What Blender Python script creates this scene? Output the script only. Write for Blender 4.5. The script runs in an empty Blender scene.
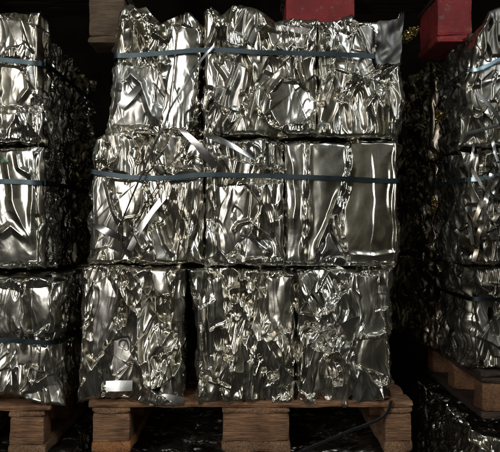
import bpy, math, random
import numpy as np
from mathutils import Vector

S = 0.00375            # metres per photo pixel on the front plane
ZC = 1.60              # camera height
D = 2.6                # camera distance to the front plane
def X(px): return (px-250)*S
def Z(py): return ZC+(226-py)*S
sc = bpy.context.scene
col = sc.collection

# ------------------------------------------------------------------ noise
def _tab(seed):
    r = np.random.RandomState(seed % 100000)
    p = r.permutation(256); p = np.concatenate([p, p, p])
    a = r.rand(256)*2*np.pi
    return p, np.cos(a), np.sin(a)
_tc = {}
def pn(x, y, seed=0):
    if seed not in _tc: _tc[seed] = _tab(seed)
    p, gx, gy = _tc[seed]
    x = np.asarray(x, float)+1000.37; y = np.asarray(y, float)+1000.71
    xi = np.floor(x).astype(int); yi = np.floor(y).astype(int)
    xf = x-xi; yf = y-yi
    xi &= 255; yi &= 255
    u = xf*xf*xf*(xf*(xf*6-15)+10); v = yf*yf*yf*(yf*(yf*6-15)+10)
    def g(ix, iy, fx, fy):
        h = p[(p[ix & 255]+iy) & 255 ]
        return gx[h]*fx+gy[h]*fy
    n00 = g(xi, yi, xf, yf); n10 = g(xi+1, yi, xf-1, yf)
    n01 = g(xi, yi+1, xf, yf-1); n11 = g(xi+1, yi+1, xf-1, yf-1)
    return ((n00*(1-u)+n10*u)*(1-v)+(n01*(1-u)+n11*u)*v)*1.5
def sst(a, b, x):
    t = np.clip((x-a)/(b-a), 0, 1); return t*t*(3-2*t)
def tri(x): return np.abs(((x+1) % 2)-1)
def blur(h, n=1):
    for _ in range(n):
        p = np.pad(h, 1, mode='edge')
        h = (p[:-2, 1:-1]+p[2:, 1:-1]+p[1:-1, :-2]+p[1:-1, 2:]+2*h)/6
    return h

def folds(x, y, s, seed, n=3, kink=.30):
    """nested folding of a sheet: piecewise flat facets meeting in sharp creases"""
    r = np.random.RandomState(seed)
    x = x/s; y = y/s
    for i in range(n):
        a = r.rand()*np.pi
        x, y = x*np.cos(a)-y*np.sin(a), x*np.sin(a)+y*np.cos(a)
        x = x+kink*pn(x*.7, y*.7, seed+i*7+1)*2
        y = y+kink*pn(x*.6+9, y*.6, seed+i*7+2)*2
        x = tri(x)
        x = x*1.25
    return x

def sd_poly(px, py, poly):
    """signed distance to a polygon, positive inside"""
    d = np.full(px.shape, 1e9); ins = np.zeros(px.shape, bool)
    n = len(poly)
    for i in range(n):
        ax, ay = poly[i]; bx, by = poly[(i+1) % n]
        ex, ey = bx-ax, by-ay
        t = np.clip(((px-ax)*ex+(py-ay)*ey)/(ex*ex+ey*ey+1e-9), 0, 1)
        d = np.minimum(d, np.hypot(px-ax-t*ex, py-ay-t*ey))
        c = ((ay > py) != (by > py)) & (px < (bx-ax)*(py-ay)/((by-ay) if by != ay else 1e-9)+ax)
        ins ^= c
    return np.where(ins, d, -d)
def sd_line(px, py, line):
    """distance to an open polyline, with signed side"""
    d = np.full(px.shape, 1e9); sgn = np.ones(px.shape); tt = np.zeros(px.shape)
    n = len(line)-1
    for i in range(n):
        ax, ay = line[i]; bx, by = line[i+1]
        ex, ey = bx-ax, by-ay
        t = np.clip(((px-ax)*ex+(py-ay)*ey)/(ex*ex+ey*ey+1e-9), 0, 1)
        dd = np.hypot(px-ax-t*ex, py-ay-t*ey)
        m = dd < d
        d = np.where(m, dd, d)
        sgn = np.where(m, np.sign((px-ax)*ey-(py-ay)*ex), sgn)
        tt = np.where(m, (i+t)/n, tt)
    return d, sgn, tt

def height(PX, PY, seed, amp=1.0, an=.45, rough=.9, patches=7, cav=1.0, ncr=15, press=None, feats=()):
    """relief of a pressed scrap face in millimetres towards the viewer; PX, PY in photo pixels"""
    x = PX*3.75; z = PY*3.75
    r = np.random.RandomState(seed)
    wx = 38*pn(x/120, z/170, seed+11)+5*pn(x/40, z/70, seed+12)
    wz = 50*pn(x/120, z/170, seed+13)+6*pn(x/40, z/70, seed+14)
    xx = x+wx; zz = (z+wz)*an
    m1 = sst(-.15, .35, pn(x/95, z/140, seed+15))
    m2 = sst(-.05, .3, pn(x/60+5, z/90, seed+16))
    h = 44*folds(xx, zz*.85, 112, seed+100, 3)
    h = h+(5+14*m1)*folds(xx+7, zz*.7, 38, seed+200, 2)*rough
    h = h+4.2*m1*m2*folds(xx, zz, 19, seed+300, 2)*rough
    h = h+14*pn(x/150, z/180, seed+17)
    rid = 1-np.abs(pn((x+wx)/42, (z+wz)*an/75, seed+18))*2.2
    h = h+15*np.clip(rid, 0, 1)**3*(.5+.5*m1)
    h = h*amp
    # overlapping sheets
    pid = np.full(PX.shape, r.rand()*.5+.25)+.12*pn(x/80, z/120, seed+44)
    for k in range(patches):
        cx = r.uniform(x.min(), x.max()); cz = r.uniform(z.min(), z.max())
        w = r.uniform(18, 52); hh = r.uniform(60, 170); a = r.normal()*.35
        lx = (x-cx)*math.cos(a)+(z-cz)*math.sin(a); lz = -(x-cx)*math.sin(a)+(z-cz)*math.cos(a)
        q1, q2, q3 = r.normal(size=3)*.35
        lx2 = lx*(1+q1*lz/hh)+q2*12; lz2 = lz+q3*lx+2.5*pn(x/30, x*0+k, seed+22)
        sd = np.maximum(np.abs(lx2+3*pn(z/60, x*0+k, seed+21))/w, np.abs(lz2)/hh)
        ins = 1-sst(.985, 1.02, sd)
        lvl = r.uniform(14, 44)*amp
        bend = r.uniform(-16, 18)
        hp = lvl+r.normal()*10*lx/w+r.normal()*7*lz/hh+bend*(lx/w)**2+r.uniform(.04, .28)*h
        hp = hp+6*folds(xx, zz, 90, seed+400+k, 2)
        h = h*(1-ins)+hp*ins
        pid = np.where(ins > .5, r.rand(), pid)
    # long straight creases where sheets were pressed together
    for k in range(ncr):
        cx = r.uniform(x.min(), x.max()); cz = r.uniform(z.min(), z.max())
        a = r.normal()*.28+(1.1 if r.rand() < .12 else 0)*r.choice([-1, 1]); L = r.uniform(90, 230)
        lx = (x-cx)*math.cos(a)+(z-cz)*math.sin(a)+4*pn(z/70, x*0+k, seed+23); lz = -(x-cx)*math.sin(a)+(z-cz)*math.cos(a)
        fade = np.clip(1-np.abs(lz)/L, 0, 1)**.6
        w1, w2 = r.uniform(4, 26), r.uniform(2.5, 9)
        if r.rand() < .5: w1, w2 = w2, w1
        prof = np.where(lx < 0, np.clip(1+lx/w1, 0, 1), np.clip(1-lx/w2, 0, 1))
        h = h+r.uniform(7, 17)*amp*fade*prof**r.uniform(1, 1.5)*(1 if r.rand() < .75 else -.8)
    # cavities between crushed sheets
    c = pn((x+wx)/46+3, (z+wz)/95, seed+19)
    h = h-42*cav*sst(.40, .58, c)
    # hand placed features in photo pixels
    for f in feats:
        k = f[0]
        if k == 'flat':      # polygon, level mm, keep (share of relief kept), slope x, slope y (mm per px), bulge
            _, poly, lvl, keep, sx, sy, bulge = f
            sd = sd_poly(PX+1.4*pn(PY/9, PX/9, seed+31), PY+1.4*pn(PX/9, PY/9, seed+32), poly)
            ins = sst(-.6, .8, sd)
            cx = sum(p[0] for p in poly)/len(poly); cy = sum(p[1] for p in poly)/len(poly)
            mx = max(float(sd.max()), 1)
            e = 1-np.clip(sd/mx, 0, 1)
            hp = lvl+sx*(PX-cx)+sy*(PY-cy)+bulge*(1-e**2)+keep*h
            hp = hp+3.6*pn(x/62, z/120, seed+33)
            h = h*(1-ins)+hp*ins
            pid = np.where(ins > .5, (seed*.37+cx*.113+cy*.071) % 1.0, pid)
        elif k == 'ridge':   # line, half width px, height mm
            _, line, w, a = f
            d, s, t = sd_line(PX+2.2*pn(PY/26, PX/26, seed+34), PY, line)
            d = np.hypot(d, .6)-.6
            prof = np.clip(1-d/w, 0, 1)**1.6*np.minimum(1, np.minimum(t, 1-t)*6+.15)
            h = h+a*prof
        elif k == 'crease':  # line, reach px, height mm : one-sided sheet edge
            _, line, w, a = f
            d, s, t = sd_line(PX+1.6*pn(PY/24, PX/24, seed+35), PY, line)
            prof = np.exp(-d/w)*sst(-.9, .9, s*d)*np.minimum(1, np.minimum(t, 1-t)*6)
            h = h+a*prof
        elif k == 'hole':
            _, poly, dep = f
            sd = sd_poly(PX+2*pn(PY/7, PX/7, seed+36), PY, poly)
            h = h-dep*sst(-1, 3, sd)
    h = h+.8*pn(x/34, z/60, seed+41)
    if press:
        d, s, t = sd_line(PX, PY, press)
        lim = 50+np.clip(d-2.6, 0, 99)**1.25*5
        h = np.minimum(h, lim)
    return h, pid

# ------------------------------------------------------------------ objects
def mk(name, V, F, mat, parent=None, origin=(0, 0, 0), smooth=True):
    me = bpy.data.meshes.new(name)
    V = np.asarray(V, float)-np.asarray(origin, float)
    if isinstance(F, np.ndarray):
        n = len(F)
        me.vertices.add(len(V)); me.vertices.foreach_set('co', V.ravel())
        me.loops.add(n*4); me.loops.foreach_set('vertex_index', F.ravel().astype(np.int32))
        me.polygons.add(n)
        me.polygons.foreach_set('loop_start', np.arange(0, n*4, 4, dtype=np.int32))
        me.polygons.foreach_set('loop_total', np.full(n, 4, np.int32))
        me.update(calc_edges=True); me.validate()
    else:
        me.from_pydata([tuple(v) for v in V], [], F); me.update()
    if smooth: me.polygons.foreach_set('use_smooth', [True]*len(me.polygons))
    me.materials.append(mat)
    if smooth and len(V) < 20000:
        try: me.set_sharp_from_angle(angle=math.radians(50))
        except Exception: pass
    o = bpy.data.objects.new(name, me); col.objects.link(o)
    if parent is not None:
        o.parent = parent
        o.location = Vector(origin)-parent.location
    else:
        o.location = origin
    return o
def tag(o, label=None, cat=None, group=None, kind=None):
    if label: o['label'] = label
    if cat: o['category'] = cat
    if group: o['group'] = group
    if kind: o['kind'] = kind
    return o
def empty(name, loc):
    o = bpy.data.objects.new(name, None); o.location = loc; o.empty_display_size = .05
    col.objects.link(o); return o

def interp(pts, t):
    pts = sorted(pts); return np.interp(t, [p[0] for p in pts], [p[1] for p in pts])

def bale(label, x0, x1, y0, y1, seed, mat, group, yf=0.0, depth=.39, res=1.6, top=None, left=None, right=None,
         bottom=None, base=28, edge=1.0, side_amp=1.0, dstep=5., **kw):
    """a pressed block of scrap. x0..y1: front rectangle in photo pixels; yf: depth of its front"""
    W = (x1-x0)*3.75; H = (y1-y0)*3.75
    nx = int(W/res)+1; nz = int(H/res)+1
    u = np.linspace(0, 1, nx)[None, :].repeat(nz, 0); v = np.linspace(0, 1, nz)[:, None].repeat(nx, 1)
    # outline offsets in px at the front rim
    tx = x0+u*(x1-x0); ty = y0+v*(y1-y0)
    def rag(t, s, a): return .62*a*(pn(t/17, t*0+s, seed+51)*1.8+.22*pn(t/6, t*0+s, seed+52))*edge
    oL = (interp(left, ty)-x0 if left else 0)+rag(ty, .3, 2.2)
    oR = (interp(right, ty)-x1 if right else 0)+rag(ty, 1.3, 2.2)
    oT = (interp(top, tx)-y0 if top else 0)+rag(tx, 2.3, 2.0)
    oB = (interp(bottom, tx)-y1 if bottom else 0)+rag(tx, 3.3, 1.6)
    kk = 4
    PX = tx+oL*(1-u)**kk+oR*u**kk
    PY = ty+oT*(1-v)**kk+oB*v**kk
    h, pid = height(PX, PY, seed, **kw)
    h = blur(h, 1 if res > 1.8 else 2)
    # round over at the rim
    dm = np.minimum(np.minimum(u, 1-u)*W, np.minimum(v, 1-v)*H)
    rim = np.clip(dm/17, 0, 1); rim = np.sqrt(np.clip(1-(1-rim)**2, 0, 1))
    y = yf+(base-np.clip(h, -45, 90))*.001*(.35+.65*rim)+(1-rim)*.016
    xw = X(PX); zw = Z(PY)
    front = np.stack([xw, y, zw], -1).reshape(-1, 3)
    idx = np.arange(nx*nz).reshape(nz, nx)
    F = [np.stack([idx[:-1, :-1], idx[1:, :-1], idx[1:, 1:], idx[:-1, 1:]], -1).reshape(-1, 4)]
    # perimeter loop, counter-clockwise seen from the front: down left, along bottom, up right, back along the top
    loop = np.concatenate([idx[:, 0], idx[-1, 1:], idx[-2::-1, -1], idx[0, -2:0:-1]])
    nL = len(loop)
    fp = front[loop]
    uu = u.reshape(-1)[loop]; vv = v.reshape(-1)[loop]
    nxn = np.where(uu == 0, -1., 0)+np.where(uu == 1, 1., 0)
    nzn = np.where(vv == 0, 1., 0)+np.where(vv == 1, -1., 0)
    bx = X(x0+uu*(x1-x0)); bz = Z(y0+vv*(y1-y0))
    per = np.arange(nL)*res
    steps = np.concatenate([np.arange(res, 20, 2.), np.arange(20, 100, 4.), np.arange(100, depth*1000, dstep)])
    V = [front]; prev = loop; off = nx*nz
    for s in steps:
        t = sst(0, 55, s)
        b_x = fp[:, 0]*(1-t)+bx*t; b_z = fp[:, 2]*(1-t)+bz*t
        ss = np.full(nL, s)
        lay = 11*folds(per+12*pn(per/40, ss/60, seed+61), ss*.8+20*pn(per/60, ss/90, seed+62), 60, seed+60, 2)
        lay = lay+13*(1-np.abs(pn(ss/26+1.5*pn(per/90, ss/50, seed+64), per/150, seed+63))*2)
        lay = lay+2.5*folds(per*.5, ss, 20, seed+65, 2)-12
        a = lay*side_amp*min(1, s/14.)*.001
        b_x = b_x+nxn*a; b_z = b_z+nzn*a*.7
        b_y = fp[:, 1]*max(0, 1-s/60.)+(yf+.03)*min(1, s/60.)+s*.001
        V.append(np.stack([b_x, b_y, b_z], -1))
        cur = off+np.arange(nL)
        F.append(np.stack([prev, np.roll(prev, -1), np.roll(cur, -1), cur], -1)[:, ::-1])
        prev = cur; off += nL
    V.append(np.array([[X((x0+x1)/2), yf+depth+.02, Z((y0+y1)/2)]])); c = off
    nx_ = np.roll(prev, -1)
    V = np.concatenate(V); 
    q = prev[: (nL//2)*2]
    capq = np.stack([q[0::2], q[1::2], np.roll(prev, -1)[1:len(q):2], np.full(len(q)//2, c)], -1)[:, ::-1]
    F.append(capq)
    F = np.concatenate(F)
    org = (X((x0+x1)/2), yf+depth/2, Z(y1))
    o = mk('metal_bale', V, F, mat, None, org)
    rs = np.random.RandomState(seed+7)
    side = .45+.4*pn(np.arange(len(V)-nx*nz)%nL*res/70, np.arange(len(V)-nx*nz)//nL*.05, seed+71)
    at = o.data.attributes.new('piece', 'FLOAT', 'POINT')
    at.data.foreach_set('value', np.concatenate([pid.reshape(-1), side]).astype(np.float32))
    tag(o, label, 'scrap bale', group)
    return o

def ribbon(name, pts, width, mat, parent=None, twist=None, thick=.0009, closed=False, sub=6, ridge=0, normal=None):
    """flat metal band along 3-D points; twist: roll in radians per point; width may be a list"""
    P = [Vector(p) for p in pts]; n = len(P)
    tw = twist or [0]*n
    wd = width if isinstance(width, (list, tuple)) else [width]*n
    def cr(a, b, c, d, t):
        return .5*((2*b)+(c-a)*t+(2*a-5*b+4*c-d)*t*t+(3*b-a-3*c+d)*t**3)
    C_, T_, W_ = [], [], []
    rng = n if closed else n-1
    for i in range(rng):
        g = (lambda k: P[k % n]) if closed else (lambda k: P[min(max(k, 0), n-1)])
        for j in range(sub):
            t = j/sub
            C_.append(cr(g(i-1), g(i), g(i+1), g(i+2), t))
            T_.append(tw[i]*(1-t)+tw[(i+1) % n]*t); W_.append(wd[i]*(1-t)+wd[(i+1) % n]*t)
    if not closed: C_.append(P[-1]); T_.append(tw[-1]); W_.append(wd[-1])
    m = len(C_); V = []; K = 4
    for i in range(m):
        if closed: tg = (C_[(i+1) % m]-C_[i-1]).normalized()
        else: tg = (C_[min(i+1, m-1)]-C_[max(i-1, 0)]).normalized()
        nn = normal(C_[i]) if normal else Vector((0, -1, 0))
        nn = (nn-tg*nn.dot(tg))
        nn = nn.normalized() if nn.length > 1e-4 else tg.orthogonal().normalized()
        sd = tg.cross(nn).normalized()
        ca, sa = math.cos(T_[i]), math.sin(T_[i])
        s2 = sd*ca+nn*sa; n2 = nn*ca-sd*sa
        for face in (1, -1):
            for k in range(K+1):
                q = (k/K-.5)*face
                V.append(tuple(C_[i]+s2*(q*W_[i])+n2*(face*thick/2+ridge*(.25-q*q))))
    F = []; R = 2*(K+1)
    for i in range(m if closed else m-1):
        a = i*R; b = ((i+1) % m)*R
        for k in range(R): F.append((a+k, b+k, b+(k+1) % R, a+(k+1) % R))
    if not closed:
        F.append(tuple(range(R))); F.append(tuple(range((m-1)*R, m*R))[::-1])
    if parent: org = P[0]
    else: org = P[0]
    return mk(name, [v for v in V], F, mat, parent, tuple(org))

def board(name, x0, x1, y0, y1, z0, z1, mat, parent, seed=0, wob=.0025, long='x'):
    """a sawn piece of timber: worn edges, slight warp"""
    r = random.Random(seed)
    def ax(a, b, n): return [a+(b-a)*i/n for i in range(n+1)]
    L = (x1-x0, y1-y0, z1-z0)
    ns = [max(2, min(60, int(l/.012))) for l in L]
    # surface lattice
    V = {}; VL = []; F = []
    def vid(i, j, k):
        key = (i, j, k)
        if key not in V:
            p = [x0+L[0]*i/ns[0], y0+L[1]*j/ns[1], z0+L[2]*k/ns[2]]
            e = sum((i in (0, ns[0]), j in (0, ns[1]), k in (0, ns[2])))
            c = [(x0+x1)/2, (y0+y1)/2, (z0+z1)/2]
            wear = 0.0013*(e-1)*(1+1.3*math.sin(p[0]*37+seed)*math.sin(p[1]*31+p[2]*53+seed*2)+r.random()*.8) if e > 1 else 0
            for a in range(3):
                p[a] += (wear if p[a] < c[a] else -wear)
            q = float(pn(p[0]*6+seed, p[1]*6+p[2]*9, 77)); q2 = float(pn(p[0]*25+seed, p[2]*25+p[1]*20, 78))
            p[2] += wob*q+.0008*q2; p[1] += wob*.8*q2*.6
            V[key] = len(VL); VL.append(tuple(p))
        return V[key]
    A, B, Cn = ns
    for i in range(A):
        for j in range(B):
            F.append((vid(i, j, 0), vid(i, j+1, 0), vid(i+1, j+1, 0), vid(i+1, j, 0)))
            F.append((vid(i, j, Cn), vid(i+1, j, Cn), vid(i+1, j+1, Cn), vid(i, j+1, Cn)))
    for i in range(A):
        for k in range(Cn):
            F.append((vid(i, 0, k), vid(i+1, 0, k), vid(i+1, 0, k+1), vid(i, 0, k+1)))
            F.append((vid(i, B, k), vid(i, B, k+1), vid(i+1, B, k+1), vid(i+1, B, k)))
    for j in range(B):
        for k in range(Cn):
            F.append((vid(0, j, k), vid(0, j, k+1), vid(0, j+1, k+1), vid(0, j+1, k)))
            F.append((vid(A, j, k), vid(A, j+1, k), vid(A, j+1, k+1), vid(A, j, k+1)))
    return mk(name, VL, F, mat, parent, (x0, y0, z0), smooth=False)

# ------------------------------------------------------------------ materials
def newmat(name):
    m = bpy.data.materials.new(name); m.use_nodes = True
    nt = m.node_tree; nt.nodes.clear()
    out = nt.nodes.new('ShaderNodeOutputMaterial'); b = nt.nodes.new('ShaderNodeBsdfPrincipled')
    nt.links.new(b.outputs[0], out.inputs[0])
    return m, nt, b
def noise(nt, scale, detail=4, vec=None, rough=.55, dist=0):
    n = nt.nodes.new('ShaderNodeTexNoise'); n.inputs['Scale'].default_value = scale
    n.inputs['Detail'].default_value = detail; n.inputs['Roughness'].default_value = rough
    n.inputs['Distortion'].default_value = dist
    if vec is not None: nt.links.new(vec, n.inputs['Vector'])
    return n.outputs['Fac']
def ramp(nt, fac, stops):
    r = nt.nodes.new('ShaderNodeValToRGB')
    while len(r.color_ramp.elements) < len(stops): r.color_ramp.elements.new(.5)
    for e, (p, c) in zip(r.color_ramp.elements, stops):
        e.position = p; e.color = (*c, 1) if len(c) == 3 else c
    nt.links.new(fac, r.inputs[0]); return r.outputs[0]
def mapping(nt, scale=(1, 1, 1), rot=(0, 0, 0)):
    g = nt.nodes.new('ShaderNodeNewGeometry'); m = nt.nodes.new('ShaderNodeMapping')
    m.inputs['Scale'].default_value = scale; m.inputs['Rotation'].default_value = rot
    nt.links.new(g.outputs['Position'], m.inputs['Vector']); return m.outputs[0]
def bump(nt, b, h, strength, dist, prev=None):
    n = nt.nodes.new('ShaderNodeBump'); n.inputs['Strength'].default_value = strength
    n.inputs['Distance'].default_value = dist; nt.links.new(h, n.inputs['Height'])
    if prev is not None: nt.links.new(prev, n.inputs['Normal'])
    nt.links.new(n.outputs[0], b.inputs['Normal']); return n.outputs[0]

def metal(name, c0, c1, r0, r1, dirt=.5, dirtc=(.10, .085, .06), piece=False):
    m, nt, b = newmat(name)
    P = mapping(nt)
    big = noise(nt, 7, 4, P); mid = noise(nt, 22, 5, P, .6); fine = noise(nt, 160, 3, P)
    Pv = mapping(nt, (90, 90, 8))
    st = noise(nt, 3.0, 3, Pv)
    c = ramp(nt, big, [(.35, c0), (.65, c1)])
    atn = nt.nodes.new('ShaderNodeAttribute'); atn.attribute_name = 'piece'
    if piece:
        pc = ramp(nt, atn.outputs['Fac'], [(.0, (.42, .40, .36)), (.2, (.80, .79, .76)), (.4, (.98, .95, .86)), (.6, (1, 1, 1)), (.8, (.66, .64, .56)), (1.0, (1, .97, .88))])
        pm = nt.nodes.new('ShaderNodeMix'); pm.data_type = 'RGBA'; pm.blend_type = 'MULTIPLY'; pm.inputs[0].default_value = .85
        nt.links.new(c, pm.inputs[6]); nt.links.new(pc, pm.inputs[7]); c = pm.outputs[2]
    dm = ramp(nt, noise(nt, 13, 6, P, .65), [(dirt, (0, 0, 0)), (dirt+.22, (1, 1, 1))])
    mx = nt.nodes.new('ShaderNodeMix'); mx.data_type = 'RGBA'
    mul = nt.nodes.new('ShaderNodeMath'); mul.operation = 'MULTIPLY'; mul.inputs[1].default_value = .5
    nt.links.new(dm, mul.inputs[0]); nt.links.new(mul.outputs[0], mx.inputs[0])
    nt.links.new(c, mx.inputs[6]); mx.inputs[7].default_value = (*dirtc, 1)
    nt.links.new(mx.outputs[2], b.inputs['Base Color'])
    b.inputs['Metallic'].default_value = 1
    rr = ramp(nt, big, [(.3, (r0,)*3), (.72, (r1,)*3)])
    if piece:
        pr = ramp(nt, atn.outputs['Fac'], [(.0, (.22,)*3), (.3, (.05,)*3), (.6, (.0,)*3), (.85, (.12,)*3), (1.0, (.02,)*3)])
        ad = nt.nodes.new('ShaderNodeMath'); ad.operation = 'ADD'; nt.links.new(rr, ad.inputs[0]); nt.links.new(pr, ad.inputs[1])
        nt.links.new(ad.outputs[0], b.inputs['Roughness'])
    else: nt.links.new(rr, b.inputs['Roughness'])
    n1 = bump(nt, b, noise(nt, 30, 2, P), .10, .004)
    n2 = bump(nt, b, st, .10, .0006, n1)
    bump(nt, b, fine, .14, .0006, n2)
    return m
M = {}
M['steel'] = metal('bright_sheet_metal', (.54, .53, .495), (.69, .675, .64), .13, .28, .60, piece=True)
M['steel_smooth'] = metal('smooth_sheet_metal', (.52, .515, .49), (.62, .615, .585), .14, .24, .66, piece=True)
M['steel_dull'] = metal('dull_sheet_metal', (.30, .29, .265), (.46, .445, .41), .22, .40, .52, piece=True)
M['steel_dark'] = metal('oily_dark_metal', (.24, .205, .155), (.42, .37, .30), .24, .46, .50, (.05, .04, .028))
M['strip'] = metal('cut_strip_metal', (.27, .27, .26), (.40, .40, .385), .22, .36, .66)
M['grey'] = metal('matt_grey_sheet', (.085, .085, .080), (.13, .13, .122), .36, .46, .6)
M['gold'] = metal('brassy_foil', (.26, .20, .09), (.40, .33, .17), .2, .35, .6)
M['strap'] = metal('blued_steel_strap', (.03, .042, .048), (.065, .085, .092), .34, .46, .66, (.05, .06, .06))
M['strap_light'] = metal('grey_blue_strap', (.22, .32, .36), (.34, .44, .48), .32, .45, .66, (.10, .13, .14))
def wood(name, c0, c1, c2, axis='x', paint=None):
    m, nt, b = newmat(name)
    s = {'x': (9, 90, 110), 'y': (90, 9, 110)}[axis]
    g = noise(nt, 1.6, 6, mapping(nt, s), .65, .6)
    big = noise(nt, 9, 5, mapping(nt), .6)
    c = ramp(nt, g, [(.30, c0), (.52, c1), (.72, c2)])
    mx = nt.nodes.new('ShaderNodeMix'); mx.data_type = 'RGBA'; mx.blend_type = 'MULTIPLY'
    mx.inputs[0].default_value = .75
    nt.links.new(c, mx.inputs[6])
    nt.links.new(ramp(nt, big, [(.32, (.35, .32, .30)), (.62, (1, 1, 1))]), mx.inputs[7])
    last = mx.outputs[2]
    if paint:
        px = nt.nodes.new('ShaderNodeMix'); px.data_type = 'RGBA'
        w = noise(nt, 40, 6, mapping(nt, (1, 1, 1.0)), .7)
        nt.links.new(ramp(nt, w, [(.33, (0, 0, 0)), (.42, (1, 1, 1))]), px.inputs[0])
        nt.links.new(last, px.inputs[6])
        pc = ramp(nt, big, [(.3, tuple(x*.5 for x in paint)), (.65, paint)])
        nt.links.new(pc, px.inputs[7]); last = px.outputs[2]
    nt.links.new(last, b.inputs['Base Color'])
    b.inputs['Roughness'].default_value = .78
    n1 = bump(nt, b, g, .5, .0016); bump(nt, b, noise(nt, 120, 4, mapping(nt)), .3, .001, n1)
    return m
M['wood'] = wood('weathered_pallet_wood', (.06, .028, .014), (.25, .125, .058), (.44, .26, .14))
M['woody'] = wood('weathered_pallet_wood_end', (.06, .03, .015), (.27, .145, .07), (.46, .29, .16), 'y')
M['orange'] = wood('fresh_orange_wood', (.14, .055, .02), (.42, .18, .06), (.52, .26, .10), 'y')
M['pale'] = wood('pale_dusty_wood', (.045, .027, .014), (.11, .070, .038), (.17, .115, .068))
M['rust'] = wood('orange_brown_wood', (.07, .03, .013), (.20, .095, .04), (.30, .16, .075), 'y')
M['shadew'] = wood('shade_darkened_wood', (.015, .009, .006), (.045, .026, .017), (.075, .045, .03))  # shade inside the pallets put into the wood colour
M['redw'] = wood('red_painted_wood', (.10, .05, .03), (.2, .11, .07), (.28, .17, .11), 'y', (.23, .014, .014))
m, nt, b = newmat('dark_shed_floor'); M['floor'] = m
nt.links.new(ramp(nt, noise(nt, 6, 6, mapping(nt)), [(.3, (.02, .018, .015)), (.7, (.055, .048, .04))]), b.inputs['Base Color'])
b.inputs['Roughness'].default_value = .8
m, nt, b = newmat('near_black_backdrop'); M['wall'] = m
nt.links.new(ramp(nt, noise(nt, 4, 6, mapping(nt)), [(.3, (.003, .0025, .002)), (.7, (.009, .007, .005))]), b.inputs['Base Color'])
b.inputs['Roughness'].default_value = .9; b.inputs['Specular IOR Level'].default_value = 0
m, nt, b = newmat('black_rubber'); M['black'] = m
b.inputs['Base Color'].default_value = (.02, .02, .022, 1); b.inputs['Roughness'].default_value = .38
bump(nt, b, noise(nt, 90, 3, mapping(nt)), .2, .001)
m, nt, b = newmat('mottled_green'); M['green'] = m
nt.links.new(ramp(nt, noise(nt, 90, 3, mapping(nt)), [(.4, (.02, .16, .08)), (.7, (.06, .36, .19))]), b.inputs['Base Color'])
b.inputs['Roughness'].default_value = .35

# ------------------------------------------------------------------ setting
def quad(name, pts, mat):
    o = mk(name, pts, [(0, 1, 2, 3)], mat, smooth=False); tag(o, kind='structure'); return o
quad('floor', [(-8, -8, 0), (8, -8, 0), (8, 3, 0), (-8, 3, 0)], M['floor'])
quad('dark_backdrop', [(-8, 2.2, -.1), (8, 2.2, -.1), (8, 2.2, 5), (-8, 2.2, 5)], M['wall'])  # added near-black sheet: keeps world light out of the gaps

TOPL = [(118, 57), (132, 57), (160, 55), (196, 52), (230, 52), (262, 54), (300, 55), (340, 56), (376, 58), (398, 58)]
MIDL = [(93, 172), (112, 175), (136, 178), (170, 178), (205, 175), (245, 176), (290, 177), (340, 179), (380, 181), (396, 181)]
GC = 'scrap bales of the middle stack'; GL = 'scrap bales of the left stack'; GR = 'scrap bales of the right stack'
# ---- middle stack, top row
b_tl = bale('crushed metal bale at upper left of the middle stack with smooth sheet and long scratch', 111, 198, 36, 134, 11, M['steel'], GC, press=TOPL,
    top=[(105, 8), (124, 3), (132, 6), (143, 4), (151, 14), (160, 22), (172, 14), (186, 12), (198, 26), (202, 28)],
    left=[(30, 124), (55, 118), (80, 114), (134, 106)], right=[(30, 203), (60, 202), (90, 197), (134, 190)],
    patches=3, cav=.6, feats=[
    ('flat', [(163, 20), (200, 30), (200, 60), (188, 128), (160, 130), (170, 66)], 26, .06, .10, -.05, 3),
    ('flat', [(122, 64), (158, 66), (168, 100), (158, 126), (112, 126)], 18, .18, -.10, .05, 9),
    ('crease', [(178, 30), (174, 70), (166, 130)], 2.4, 3.5),
    ('ridge', [(128, 12), (140, 34), (148, 62)], 5, 16), ('ridge', [(146, 8), (152, 34), (166, 40), (170, 22)], 4, 15),
    ('ridge', [(123, 84), (130, 74), (142, 84), (152, 112), (158, 124)], 6, 15), ('ridge', [(124, 55), (118, 84), (110, 130)], 3, 9)])
b_tm = bale('heavily crumpled bale in the middle of the top row with round dented disc', 204, 317, 36, 135, 23, M['steel'], GC, press=TOPL,
    top=[(200, 14), (212, 6), (222, 14), (232, 4), (250, 6), (266, 14), (276, 20), (290, 18), (308, 19), (320, 17)],
    patches=11, cav=.8, rough=1.35, feats=[
    ('flat', [(270, 92), (280, 80), (296, 80), (310, 94), (318, 110), (304, 122), (280, 126), (270, 112)], 30, .04, .06, .12, -8),
    ('flat', [(280, 24), (312, 28), (306, 36), (284, 34)], 34, .05, 0, -.2, 2),
    ('ridge', [(272, 90), (282, 79), (300, 82)], 3, 9),
    ('ridge', [(252, 62), (256, 90), (250, 128)], 5, 15), ('ridge', [(238, 70), (230, 100), (226, 128)], 4, 14),
    ('ridge', [(215, 60), (228, 80), (232, 96)], 4, 14), ('ridge', [(222, 14), (214, 34), (208, 48)], 4, 13)])
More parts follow.
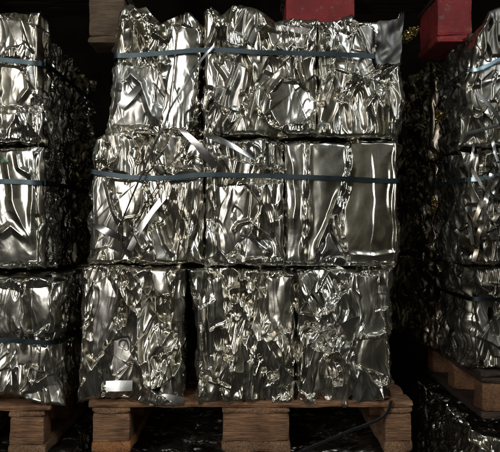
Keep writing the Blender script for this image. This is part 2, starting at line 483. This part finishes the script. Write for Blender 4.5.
b_tr = bale('crumpled bale at upper right of the middle stack with grey sheet folded over the strap', 319, 399, 36, 138, 37, M['steel'], GC, press=TOPL,
    top=[(318, 18), (340, 20), (352, 13), (358, 19), (375, 22), (392, 24), (400, 10)],
    left=[(30, 318), (138, 316)], right=[(30, 401), (60, 400), (100, 404), (138, 399)],
    patches=7, cav=.6, feats=[
    ('flat', [(354, 26), (374, 26), (374, 54), (368, 54)], 30, .05, .3, 0, 2),
    ('flat', [(338, 30), (350, 34), (350, 56), (338, 56)], 26, .1, -.3, 0, 2),
    ('ridge', [(353, 18), (360, 36), (366, 56)], 3, 14), ('ridge', [(386, 84), (387, 110), (386, 138)], 5, 16),
    ('ridge', [(357, 62), (356, 84), (350, 104), (352, 134)], 5, 16), ('ridge', [(334, 66), (330, 90), (322, 108)], 5, 15),
    ('ridge', [(370, 76), (374, 96), (366, 112)], 4, 12), ('ridge', [(397, 70), (399, 100), (396, 130)], 3, 10)])
# ---- middle row
b_ml = bale('bale at left of the middle row with cut strips pressed across it', 91, 204, 141, 264, 41, M['steel'], GC, press=MIDL,
    top=[(88, 140), (100, 134), (120, 130), (150, 130), (180, 134), (204, 140)],
    left=[(141, 98), (180, 92), (264, 88)], patches=5, cav=.55, feats=[
    ('flat', [(92, 176), (106, 176), (120, 222), (112, 246), (90, 250)], 22, .12, -.2, 0, 4),
    ('flat', [(112, 180), (146, 182), (140, 214), (122, 220)], 20, .1, .2, -.05, 3),
    ('ridge', [(96, 176), (93, 210), (94, 250)], 3, 10), ('ridge', [(104, 178), (114, 210), (120, 224)], 3.5, 15),
    ('ridge', [(196, 178), (198, 210), (190, 240), (194, 262)], 5, 16), ('ridge', [(160, 220), (166, 244), (176, 256)], 5, 14),
    ('ridge', [(182, 182), (178, 204), (186, 226)], 4, 12)])
b_mm = bale('bale in the centre of the middle row with olive sheet and wavy folds', 205, 284, 141, 266, 53, M['steel'], GC, press=MIDL,
    top=[(204, 136), (230, 140), (260, 138), (284, 142)], patches=5, cav=.5, feats=[
    ('flat', [(218, 186), (246, 184), (262, 206), (250, 232), (226, 258), (216, 240)], 24, .10, .1, -.08, 5),
    ('flat', [(240, 236), (276, 240), (282, 258), (244, 258)], 22, .12, 0, .2, 2),
    ('ridge', [(214, 180), (217, 206), (213, 232), (218, 256)], 4, 16), ('ridge', [(258, 184), (264, 212), (272, 228)], 4, 15),
    ('ridge', [(270, 150), (276, 176), (270, 204), (276, 226)], 4, 15), ('ridge', [(246, 228), (258, 244), (270, 252)], 5, 12),
    ('ridge', [(232, 232), (238, 224), (252, 220)], 3, 9)])
b_mr = bale('smooth panelled bale at right of the middle row with long vertical folds', 285, 397, 141, 266, 67, M['steel_smooth'], GC, press=MIDL,
    top=[(285, 143), (296, 140), (330, 141), (346, 144), (360, 140), (397, 140)],
    right=[(141, 398), (220, 397), (240, 401), (266, 396)], patches=0, cav=0, ncr=3, amp=.4, edge=.7, feats=[
    ('flat', [(283, 146), (304, 140), (306, 180), (302, 262), (286, 262)], 22, .05, .3, 0, 3),
    ('flat', [(309, 142), (346, 142), (346, 176), (332, 216), (314, 262), (307, 262)], 30, .03, -.12, .02, 5),
    ('flat', [(351, 142), (399, 142), (399, 262), (349, 262), (342, 220), (350, 186)], 32, .03, .04, .02, 4),
    ('flat', [(331, 216), (337, 214), (348, 258), (330, 256), (320, 262)], 22, .08, .2, 0, 3),
    ('ridge', [(307, 142), (308, 190), (308, 236)], 4.5, 15), ('ridge', [(347, 142), (350, 168), (345, 192), (332, 216), (320, 242), (314, 262)], 5, 17),
    ('ridge', [(340, 188), (330, 215), (338, 240), (347, 260)], 3.5, 13), ('ridge', [(396, 142), (395, 190), (396, 262)], 3.5, 12),
    ('ridge', [(303, 196), (306, 236), (302, 260)], 4, 10), ('crease', [(372, 146), (374, 200), (370, 260)], 9, 1.8),
    ('ridge', [(390, 165), (388, 190), (391, 215)], 2.5, 4), ('ridge', [(350, 254), (374, 256), (396, 252)], 4, 6),
    ('ridge', [(290, 150), (296, 190), (293, 230)], 5, 7)])
# ---- bottom row
b_bl = bale('bale at lower left of the middle stack with broad bright fold and dark grey patch', 80, 179, 268, 402, 71, M['steel'], GC,
    top=[(80, 266), (110, 264), (150, 268), (180, 268)], left=[(268, 84), (320, 82), (402, 77)], right=[(268, 187), (340, 181), (402, 181)],
    bottom=[(78, 404), (110, 398), (150, 404), (180, 408)], patches=7, cav=.7, rough=1.1, feats=[
    ('flat', [(148, 270), (166, 268), (170, 294), (156, 298)], 34, .04, .1, .1, 2),
    ('flat', [(92, 284), (108, 276), (118, 296), (104, 350), (92, 360)], 26, .10, .3, 0, 8),
    ('flat', [(112, 340), (128, 336), (134, 360), (112, 376)], 18, .1, .2, .2, 3),
    ('ridge', [(84, 270), (86, 330), (80, 392)], 3.5, 12), ('ridge', [(112, 272), (124, 296), (138, 316), (140, 346)], 5, 18),
    ('ridge', [(134, 272), (144, 300), (138, 326), (142, 372), (150, 392)], 4.5, 18), ('ridge', [(168, 300), (172, 330), (160, 350)], 5, 16),
    ('ridge', [(150, 306), (158, 318), (172, 322)], 4, 13)])
b_bm = bale('tightly folded bale at the middle of the bottom row', 197, 295, 269, 402, 83, M['steel'], GC,
    top=[(196, 268), (240, 268), (295, 272)], left=[(268, 187), (296, 192), (330, 197), (402, 198)], bottom=[(197, 404), (250, 402), (297, 404)],
    patches=6, cav=.6, rough=1.15, feats=[
    ('flat', [(266, 276), (292, 276), (290, 330), (270, 336)], 24, .08, .1, 0, 5),
    ('flat', [(206, 280), (222, 276), (226, 320), (210, 330)], 28, .10, .2, 0, 4),
    ('ridge', [(198, 278), (200, 320), (204, 370), (200, 398)], 3.5, 14), ('ridge', [(226, 276), (234, 310), (226, 344), (232, 384)], 5, 18),
    ('ridge', [(250, 276), (244, 306), (258, 340), (250, 384)], 5, 17), ('ridge', [(276, 320), (284, 350), (274, 386)], 5, 15)])
b_br = bale('bale at lower right of the middle stack with creased panels and crossed folds', 297, 392, 269, 402, 97, M['steel'], GC,
    top=[(297, 272), (330, 268), (360, 272), (394, 266)], right=[(268, 397), (300, 390), (340, 388), (402, 392)],
    bottom=[(297, 404), (330, 408), (360, 406), (392, 398)], patches=6, cav=.5, rough=1.0, feats=[
    ('flat', [(358, 276), (378, 274), (384, 330), (366, 336), (360, 306)], 30, .05, -.1, 0, 3),
    ('flat', [(352, 340), (386, 336), (388, 376), (356, 366)], 26, .07, .1, -.2, 4),
    ('flat', [(318, 360), (328, 356), (326, 390), (312, 396)], 26, .07, .2, 0, 3),
    ('ridge', [(298, 280), (297, 330), (300, 380)], 3, 14), ('ridge', [(320, 276), (328, 312), (338, 340), (326, 360), (322, 392)], 4.5, 18),
    ('ridge', [(344, 280), (350, 310), (340, 336)], 4, 14), ('ridge', [(352, 338), (346, 360), (352, 380)], 4, 14),
    ('ridge', [(336, 342), (344, 362), (334, 384)], 4, 13), ('ridge', [(382, 272), (391, 300), (390, 340), (392, 390)], 3, 12)])

# ---- left stack
lk = dict(patches=4, cav=.5)
b_l1 = bale('crumpled bale at top of the left stack beside the dark gap', -58, 43, 36, 143, 131, M['steel'], GL, press=[(-60, 60), (16, 63), (50, 65)], yf=-.01,
    top=[(-58, 12), (0, 14), (14, 11), (30, 14), (40, 10), (45, 22)], feats=[
    ('flat', [(2, 66), (22, 70), (36, 92), (30, 108), (2, 106)], 30, .05, .2, -.1, 7),
    ('flat', [(-4, 18), (20, 20), (26, 44), (0, 56)], 24, .12, .1, .1, 3), ('hole', [(-10, 106), (20, 109), (48, 104), (46, 112), (-10, 114)], 22),
    ('ridge', [(22, 16), (30, 36), (36, 56)], 4, 14), ('ridge', [(38, 16), (40, 60), (42, 100)], 3, 12), ('ridge', [(26, 70), (30, 90), (20, 104)], 4, 12),
    ('ridge', [(20, 112), (24, 126), (20, 142)], 4, 12)], **lk)
b_l2 = bale('smooth bulging bale in the middle of the left stack with green mark', -58, 43, 147, 268, 137, M['steel_smooth'], GL, press=[(-60, 182), (50, 183)], yf=-.01,
    right=[(147, 44), (200, 45), (268, 45)], feats=[
    ('flat', [(-20, 152), (34, 150), (40, 262), (-20, 264)], 26, .05, 0, 0, 6),
    ('ridge', [(8, 150), (14, 200), (36, 250)], 8, 9), ('ridge', [(41, 150), (41, 200), (42, 262)], 3, 12), ('ridge', [(30, 158), (34, 200), (32, 240)], 5, 9),
    ('ridge', [(0, 236), (12, 226), (28, 240)], 6, 9), ('ridge', [(18, 150), (22, 168), (32, 176)], 5, 9)], patches=1, cav=.2, ncr=3, amp=.5)
b_l3 = bale('bale at bottom of the left stack with finely crinkled lower edge', -58, 56, 276, 402, 149, M['steel'], GL, press=[(-60, 339), (16, 339), (66, 341)], yf=-.01,
    right=[(276, 66), (310, 62), (340, 58), (380, 58), (402, 66)], bottom=[(-58, 400), (10, 394), (40, 404), (66, 408)],
    top=[(-58, 276), (0, 278), (30, 276), (64, 280)], feats=[
    ('flat', [(30, 286), (52, 286), (54, 322), (32, 336)], 24, .08, .1, 0, 4), ('flat', [(16, 342), (48, 346), (44, 366), (18, 364)], 24, .1, 0, .2, 3),
    ('flat', [(-4, 286), (22, 290), (24, 330), (-4, 336)], 22, .12, 0, 0, 5),
    ('ridge', [(26, 284), (29, 312), (22, 336), (26, 350)], 4, 17), ('ridge', [(54, 290), (58, 330), (52, 366)], 4, 15), ('ridge', [(12, 352), (10, 372), (14, 390)], 4, 14)], **lk)
rear = dict(res=3.2, patches=4, cav=.8)
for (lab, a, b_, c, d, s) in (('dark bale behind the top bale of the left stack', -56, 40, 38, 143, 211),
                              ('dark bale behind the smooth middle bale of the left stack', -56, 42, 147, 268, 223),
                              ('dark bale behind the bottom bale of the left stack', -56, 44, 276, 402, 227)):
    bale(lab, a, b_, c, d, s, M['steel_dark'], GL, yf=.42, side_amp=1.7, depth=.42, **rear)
# ---- right stack
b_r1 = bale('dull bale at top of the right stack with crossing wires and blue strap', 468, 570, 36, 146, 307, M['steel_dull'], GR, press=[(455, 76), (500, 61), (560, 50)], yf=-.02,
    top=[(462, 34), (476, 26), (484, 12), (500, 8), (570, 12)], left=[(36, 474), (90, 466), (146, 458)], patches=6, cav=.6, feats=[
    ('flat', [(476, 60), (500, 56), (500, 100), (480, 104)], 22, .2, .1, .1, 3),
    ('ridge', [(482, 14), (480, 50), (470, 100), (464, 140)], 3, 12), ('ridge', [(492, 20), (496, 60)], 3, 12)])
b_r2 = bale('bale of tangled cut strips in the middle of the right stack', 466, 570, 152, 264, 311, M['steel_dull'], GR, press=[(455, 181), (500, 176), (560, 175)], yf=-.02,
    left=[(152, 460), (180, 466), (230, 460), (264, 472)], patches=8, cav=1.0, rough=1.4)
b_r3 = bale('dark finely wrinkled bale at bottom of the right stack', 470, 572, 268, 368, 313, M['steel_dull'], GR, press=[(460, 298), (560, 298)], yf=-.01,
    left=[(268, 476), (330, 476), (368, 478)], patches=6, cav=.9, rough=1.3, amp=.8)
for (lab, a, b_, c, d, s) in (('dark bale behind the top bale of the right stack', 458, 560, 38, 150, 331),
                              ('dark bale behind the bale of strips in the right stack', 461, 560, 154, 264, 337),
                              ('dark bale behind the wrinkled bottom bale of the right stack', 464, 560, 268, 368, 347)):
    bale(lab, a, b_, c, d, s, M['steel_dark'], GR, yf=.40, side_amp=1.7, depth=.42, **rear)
# ---- rear stacks behind the middle stack (seen down the gaps)
GB = 'oily bales far back behind the gap'
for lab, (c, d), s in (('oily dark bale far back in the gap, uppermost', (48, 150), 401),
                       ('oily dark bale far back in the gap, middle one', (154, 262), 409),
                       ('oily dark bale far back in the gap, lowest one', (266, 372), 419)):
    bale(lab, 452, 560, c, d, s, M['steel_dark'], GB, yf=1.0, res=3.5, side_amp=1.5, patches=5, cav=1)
# ---- bales under the pallets
GU = 'bales under the pallets'
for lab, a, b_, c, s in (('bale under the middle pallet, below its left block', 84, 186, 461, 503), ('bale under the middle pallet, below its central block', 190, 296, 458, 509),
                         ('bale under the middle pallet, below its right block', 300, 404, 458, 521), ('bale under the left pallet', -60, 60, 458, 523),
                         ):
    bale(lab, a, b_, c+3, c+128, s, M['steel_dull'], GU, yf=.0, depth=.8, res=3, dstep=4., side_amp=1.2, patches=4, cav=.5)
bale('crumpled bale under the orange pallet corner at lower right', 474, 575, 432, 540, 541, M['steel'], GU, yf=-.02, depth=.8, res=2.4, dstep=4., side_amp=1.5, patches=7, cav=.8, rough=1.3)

# ------------------------------------------------------------------ pallets
def pallet(label, xs, xe, yf, yr, ztop, blocks, mats, kind='block', seed=1, group=None, deck=.022, hblk=.105, bot=.026, deckgap=.03, bd=.10):
    """ztop: world height of the deck; blocks: photo-pixel x ranges of the three front blocks"""
    root = empty('wooden_pallet', ((X(xs)+X(xe))/2, (yf+yr)/2, ztop-(deck*2+hblk+bot)))
    tag(root, label, 'pallet', group)
    n = 5; w = (yr-yf-deckgap*(n-1))/n
    for i in range(n):
        a = yf+i*(w+deckgap)
        board('deck_board', X(xs), X(xe), a, a+w, ztop-deck, ztop, mats['deck'], root, seed*31+i)
    zb = ztop-deck-.0005
    for j, (a, b_) in enumerate(blocks):
        board('cross_board', X(a), X(b_), yf+.002, yr, zb-deck, zb, mats['cross'], root, seed*37+j, long='y')
        if kind != 'stringer':
            for k, yy in enumerate((yf+.004, (yf+yr)/2-bd/2, yr-bd-.01) if kind == 'block' else (yf+.004,)):
                if kind == 'pad': board('bottom_board', X(a)-.002, X(b_)+.002, yy-.004, yy+bd+.004, zb-deck-hblk-bot, zb-deck-hblk-.0005, mats['bottom'][j], root, seed*47+j*3+k, long='y')
                board('block', X(a)+.003, X(b_)-.003, yy, yy+bd, zb-deck-hblk, zb-deck-.0005, mats['block'], root, seed*41+j*3+k)
        else:
            board('stringer', X(a)+.003, X(b_)-.003, yf+.004, yr, zb-deck-hblk, zb-deck-.0005, mats['block'], root, seed*41+j, long='y')
        if kind != 'pad': board('bottom_board', X(a)-.002, X(b_)+.002, yf, yr, zb-deck-hblk-bot, zb-deck-hblk-.0005, mats['bottom'][j], root, seed*43+j, long='y')
    return root
wm = dict(deck=M['wood'], cross=M['woody'], block=M['wood'], bottom=[M['orange'], M['woody'], M['woody']])
pallet('brown wooden pallet carrying the middle stack of bales', 89, 413, -.012, .78, Z(401), [(92, 131), (222, 290), (384, 412)], wm, seed=1, bot=.040)
pallet('brown wooden pallet carrying the left stack of bales', -62, 52, -.02, .78, Z(404), [(-62, -30), (10, 46)], dict(wm, bottom=[M['woody']]*2), seed=2, bot=.040)
wo = dict(deck=M['shadew'], cross=M['shadew'], block=M['rust'], bottom=[M['shadew']]*3)  # boards in the recess coloured near black to stand for shade
pallet('orange brown wooden pallet under the right stack of bales', 478, 600, -.03, .78, Z(370), [(479, 512), (560, 598)], wo, seed=3)
up = dict(deck=M['shadew'], cross=M['shadew'], block=M['redw'], bottom=[M['redw']]*3)
hz = .022*2+.15+.026
pallet('red painted pallet set on top of the middle stack', 284, 480, .055, .36, Z(37.5)+hz, [(286, 358), (441, 478)], up, 'pad', seed=4, hblk=.15, bd=.28, deckgap=.006)
ub = dict(deck=M['shadew'], cross=M['shadew'], block=M['pale'], bottom=[M['pale']]*3)
pallet('dusty brown pallet set on top of the left stack', -180, 122, .06, .40, Z(38)+hz, [(-178, -140), (-66, -20), (84, 122)], ub, 'pad', seed=5, hblk=.15, bd=.16, deckgap=.006)

# ------------------------------------------------------------------ straps
def strap(label, pts, xl, xr, yb, mat, width=.0175, group='steel straps round the bales', yf=-.0255):
    """closed band: front line given in photo pixels, then round the sides and the back of the layer"""
    P = [(X(a), yf+(c[0] if c else 0), Z(b_)) for a, b_, *c in pts]
    zl, zr = P[0][2], P[-1][2]
    P += [(X(xr)-.001, yf+.022, zr), (X(xr)+.006, yf+.08, zr), (X(xr)+.006, yb-.05, zr), (X(xr)-.02, yb, zr), (X(xl)+.02, yb, zl), (X(xl)-.006, yb-.05, zl), (X(xl)-.006, yf+.08, zl), (X(xl)+.001, yf+.022, zl)]
    cx, cy = (X(xl)+X(xr))/2, (yf+yb)/2
    def nrm(c):
        dx = (c.x-cx)/((X(xr)-X(xl))/2); dy = (c.y-cy)/((yb-yf)/2)
        return Vector((dx**7, dy**7 if dy < 0 or True else 0, 0)).normalized() if abs(dx)+abs(dy) > .01 else Vector((0, -1, 0))
    o = ribbon('steel_strap', P, width, mat, None, closed=True, sub=8, thick=.0012, normal=nrm)
    return tag(o, label, 'strap', group)
strap('thin blue grey steel strap round the top row of the middle stack', TOPL, 114, 401, .40, M['strap'])
strap('thin blue grey steel strap round the middle row of the middle stack', MIDL, 91, 398, .40, M['strap'])
strap('dark strap round the top bale of the left stack', [(-50, 60), (-10, 61), (16, 63), (36, 65)], -60, 46, .84, M['strap'], yf=-.0355)
strap('dark strap round the smooth bale of the left stack', [(-50, 182), (-10, 182), (16, 182), (36, 183)], -60, 46, .84, M['strap'], yf=-.0355)
strap('dark strap round the bottom bale of the left stack', [(-50, 339), (-10, 339), (16, 339), (46, 341)], -60, 60, .84, M['strap'], yf=-.0355)
strap('blue strap running askew round the top bale of the right stack', [(474, 72), (486, 67), (500, 61), (560, 50)], 466, 572, .80, M['strap_light'], width=.012, yf=-.0455)
strap('blue strap round the bale of tangled strips in the right stack', [(474, 180), (486, 178), (500, 176), (560, 175)], 464, 572, .80, M['strap_light'], width=.015, yf=-.0455)
strap('dark strap round the wrinkled bottom bale of the right stack', [(480, 298), (500, 298), (560, 298)], 468, 572, .80, M['strap'], width=.015, yf=-.045)

# ------------------------------------------------------------------ loose strips pressed on the bales
def strip(parent, pts, width_px, mat=None, lift=-.040, twist=None, name='metal_strip', ridge=.001):
    P = [(X(a), lift-(c[0] if c else 0), Z(b_)) for a, b_, *c in pts]
    w = [v*S for v in width_px] if isinstance(width_px, (list, tuple)) else width_px*S
    return ribbon(name, P, w, mat or M['strip'], parent, twist=twist, ridge=ridge)
strip(b_ml, [(181, 130, 0), (196, 144, .012), (208, 158, .012), (216, 168, .004)], [4, 6.5, 9, 7.5], lift=-.036, twist=[.2, -.2, -.35, -.3])
strip(b_ml, [(206, 136, -.01), (220, 141, .004), (236, 149, .004), (254, 160, -.005)], [4, 6, 5, 3], lift=-.036, twist=[.3, .2, .4, .6])
strip(b_ml, [(176, 180, -.008), (166, 196, .004), (152, 214, .006), (140, 232, .006), (131, 250, 0)], [6.5, 6, 5, 6, 6], M['strip'], twist=[.1, -.12, -.05, -.3, .1], lift=-.030)
strip(b_ml, [(92, 225, -.01), (100, 227, .0), (110, 232, .006), (126, 239, -.008)], [4, 6, 7, 5], lift=-.03, twist=[.5, .35, .05, -.2])
strip(b_ml, [(128, 252, -.006), (122, 240, .002), (122, 226, -.006)], [3, 4, 3], lift=-.03, twist=[.3, .8, .4])
strip(b_tl, [(140, 88, .004), (132, 98, .010), (121, 108, .006)], [7, 8, 8], lift=-.02, twist=[-.3, -.2, .2])
strip(b_bl, [(108, 384, .020), (121, 383.5, .022), (134, 383.5, .018)], [10, 10.5, 10], lift=-.018, twist=[.2, .22, .18], name='bright_metal_tab')
strip(b_bl, [(150, 401, .01), (166, 397, .016), (184, 400, .008)], [6, 10, 8], lift=-.016, twist=[.2, .3, .1], name='foil_scrap')
strip(b_br, [(342, 328, 0), (352, 322, .008), (361, 320, 0)], [10, 12, 10], lift=-.02, twist=[-.3, -.35, -.3])
strip(b_r1, [(472, 96, 0), (486, 112, .01), (500, 134, .004)], [4, 4.5, 4], M['grey'], lift=-.06, twist=[.2, .3, .1])
strip(b_r1, [(460, 136, 0), (480, 131, .008), (505, 124, .002)], [3, 3.5, 3], M['grey'], lift=-.06)
rr = random.Random(5)
for i in range(46):
    cx = rr.uniform(463, 520); cy = rr.uniform(158, 258); a = rr.gauss(1.25, .5); L = rr.uniform(10, 24)
    p = []
    for t in (-1, -.35, .35, 1):
        p.append((cx+L*t*math.cos(a)+rr.uniform(-2, 2), min(262, cy+L*t*math.sin(a)), rr.uniform(-.012, .022)))
    strip(b_r2, p, rr.uniform(2.2, 5), M[rr.choice(['strip', 'steel_dull', 'steel_dark', 'steel_dull'])], lift=-.052, twist=[rr.uniform(-.9, .9) for _ in range(4)])
# grey flap over the strap: bent sheet
def sheet(name, poly_fn, nu, nv, mat, parent, thick=.001, org=None):
    V = []; F = []
    for j in range(nv+1):
        for i in range(nu+1): V.append(poly_fn(i/nu, j/nv))
    n = len(V)
    V += [(x, y+thick, z) for x, y, z in V]
    def id_(i, j): return j*(nu+1)+i
    for j in range(nv):
        for i in range(nu):
            a, b_, c, d = id_(i, j), id_(i+1, j), id_(i+1, j+1), id_(i, j+1)
            F.append((d, c, b_, a)); F.append((a+n, b_+n, c+n, d+n))
    rim = [id_(i, 0) for i in range(nu)]+[id_(nu, j) for j in range(nv)]+[id_(i, nv) for i in range(nu, 0, -1)]+[id_(0, j) for j in range(nv, 0, -1)]
    for k in range(len(rim)):
        a, b_ = rim[k], rim[(k+1) % len(rim)]
        F.append((a, b_, b_+n, a+n))
    return mk(name, V, F, mat, parent, org or V[0])
def flap(u, v):
    x = 374+u*26+1.5*(1-v)-2*v*u; y = 24+v*42-(u**6)*8*(1-v)+1.6*float(pn(u*4, v*2, 6))
    x += 1.2*float(pn(v*5, u, 7))
    return (X(x), -.037+.006*v-.007*abs(math.sin(v*3.1+u*1.4+.5))-.008*u*u*(1-v)+.009*float(pn(u*2.2, v*3, 5)), Z(y))
fl = sheet('sheet_flap', flap, 16, 24, M['grey'], b_tr); fl['label'] = 'matt grey sheet flap folded over the strap'
def spike(u, v):
    x = 396+u*5*(v)+3*(1-v); y = 14+v*20
    return (X(x), -.044+.012*u*v, Z(y))
sheet('bent_spike', spike, 6, 12, M['strip'], b_tr)
# small mottled green mark laid on the bale front
def gm(u, v):
    a = u*2*math.pi
    r_ = 3.4*v*(1+.25*math.sin(3*a))
    return (X(9+r_*math.cos(a)), -.0475-.001*(1-v), Z(161+r_*.8*math.sin(a)))
gmk = sheet('green_mark', gm, 18, 3, M['green'], b_l2)
# long narrow strip hanging over two rows
def long_strip():
    P = [(214, 50, -.012), (207, 57, .0), (196, 73, .008), (184, 92, .010), (172, 112, .012), (166, 128, .010), (156, 148, .012), (146, 172, .014), (136, 194, .008), (124, 222, 0)]
    P = [(X(a), -.050-c, Z(b_)) for a, b_, c in P]
    o = ribbon('loose_metal_strip', P, [w*S for w in (2, 2.3, 2.2, 2.4, 2, 2.1, 2.2, 2, 1.8, 1.4)], M['strip'], twist=[.3, .1, .35, .0, .25, .1, .4, .3, .5, .3], ridge=.0008)
    tag(o, 'long narrow loose strip hanging down over the top and middle rows', 'metal strip')
long_strip()
# brassy scrap
def crumpled_blob(name, pts, rad, mat, label, cat, seed):
    """crumpled foil stick along a line"""
    P = [Vector(p) for p in pts]; V = []; F = []; n = 26; R = 22
    for i in range(n+1):
        t = i/n*(len(P)-1); k = min(int(t), len(P)-2); c = P[k].lerp(P[k+1], t-k)
        tg = (P[k+1]-P[k]).normalized(); a1 = tg.orthogonal().normalized(); a2 = tg.cross(a1)
        pr = math.sin(math.pi*min(max(i/n, .03), .97))**.5
        for j in range(R):
            a = j/R*2*math.pi
            q = 1+.75*float(pn(i*.42, j*.55, seed))+.5*float(pn(i*.9, j*1.3, seed+1))
            V.append(tuple(c+(a1*math.cos(a)+a2*math.sin(a))*rad*pr*q))
    for i in range(n):
        for j in range(R): F.append((i*R+j, i*R+(j+1) % R, (i+1)*R+(j+1) % R, (i+1)*R+j))
    F.append(tuple(range(R))[::-1]); F.append(tuple(range(n*R, n*R+R)))
    o = mk(name, V, F, mat, None, pts[0], smooth=False)
    return tag(o, label, cat)
crumpled_blob('foil_twist', [(X(399), .0, Z(42)), (X(409), .01, Z(35)), (X(420), .02, Z(26))], .017, M['gold'], 'twist of brassy foil poking out below the red pallet', 'foil', 3)
# pieces caught in the dark gap on the right
GG = 'brassy scraps caught in the right gap'
for (px, py, yy, L, s, lab) in ((437, 116, .30, 12, 7, 'small brassy scrap caught high in the dark right gap'), (433, 205, .35, 14, 9, 'brassy scrap caught beside the tangled strips in the right gap')):
    k = (D+yy)/D
    cx, cz = X(250+(px-250)*k), Z(226+(py-226)*k)
    crumpled_blob('foil_twist', [(cx, yy, cz+L*S*.7), (cx+.006, yy-.01, cz), (cx, yy, cz-L*S*.7)], .011, M['gold'], lab, 'foil', s)['group'] = GG
# black strap tail hanging in front of the middle pallet
def tail():
    P = [(389, 398), (387, 408), (380, 416), (366, 422), (350, 427), (332, 434), (312, 442), (296, 450), (280, 458)]
    P = [(X(a), -.040+.012*math.sin(i*.8), Z(b_)) for i, (a, b_) in enumerate(P)]
    o = ribbon('strap_tail', P, .013, M['black'], thick=.004, twist=[.5]*9, ridge=.001)
    tag(o, 'black strap end hanging across the front of the middle pallet', 'strap')
tail()

# ------------------------------------------------------------------ light, world, camera
def area(name, loc, target, sx, sy, power, color=(1, 1, 1)):
    l = bpy.data.lights.new(name, 'AREA'); l.shape = 'RECTANGLE'; l.size = sx; l.size_y = sy; l.energy = power; l.color = color
    o = bpy.data.objects.new(name, l); o.location = loc
    o.rotation_euler = (Vector(target)-Vector(loc)).to_track_quat('-Z', 'Y').to_euler(); col.objects.link(o); return o
area('doorway_light', (-1.7, -4.2, 2.75), (0, 0, 1.5), 1.0, 1.9, 84, (1, .975, .95))
area('added_top_light', (1.6, -2.2, 4.0), (.1, 0, 1.6), .5, 1.6, 40, (.86, .93, 1))  # added overhead lamp, gives the metal more contrast in its reflections
w = bpy.data.worlds.new('World'); sc.world = w; w.use_nodes = True
nt = w.node_tree; bg = nt.nodes['Background']
tc = nt.nodes.new('ShaderNodeTexCoord')
n1 = noise(nt, 2.2, 4, tc.outputs['Generated'], .6, .6)
hue = ramp(nt, noise(nt, 3.1, 2, tc.outputs['Generated'], .5, .3), [(.30, (1.0, .78, .54)), (.42, (1, .96, .80)), (.54, (.90, .96, .76)), (.64, (1.0, .92, .78)), (.74, (.88, .94, 1.0))])
c0 = ramp(nt, n1, [(.42, (.003, .003, .0025)), (.49, (.065, .061, .049)), (.59, (.18, .170, .135)), (.68, (.75, .74, .70))])
hm = nt.nodes.new('ShaderNodeMix'); hm.data_type = 'RGBA'; hm.blend_type = 'MULTIPLY'; hm.inputs[0].default_value = 1
nt.links.new(c0, hm.inputs[6]); nt.links.new(hue, hm.inputs[7]); c1 = hm.outputs[2]
sx = nt.nodes.new('ShaderNodeSeparateXYZ'); nt.links.new(tc.outputs['Generated'], sx.inputs[0])
mr = nt.nodes.new('ShaderNodeMapRange'); mr.inputs['From Min'].default_value = -.25; mr.inputs['From Max'].default_value = -.85
mr.inputs['To Min'].default_value = .85; mr.inputs['To Max'].default_value = 1.0
nt.links.new(sx.outputs['Y'], mr.inputs['Value'])
vm = nt.nodes.new('ShaderNodeVectorMath'); vm.operation = 'SCALE'
nt.links.new(c1, vm.inputs[0]); nt.links.new(mr.outputs[0], vm.inputs['Scale'])
nt.links.new(vm.outputs[0], bg.inputs['Color']); bg.inputs['Strength'].default_value = .66

cam = bpy.data.cameras.new('Camera'); co = bpy.data.objects.new('Camera', cam); col.objects.link(co)
co.location = (0, -D, ZC); co.rotation_euler = (math.pi/2, 0, 0)
cam.sensor_fit = 'HORIZONTAL'; cam.sensor_width = 36; cam.lens = 36*D/(500*S)
cam.clip_end = 60; cam.clip_start = .05
sc.camera = co
sc.view_settings.view_transform = 'Standard'; sc.view_settings.look = 'None'; sc.view_settings.exposure = 0
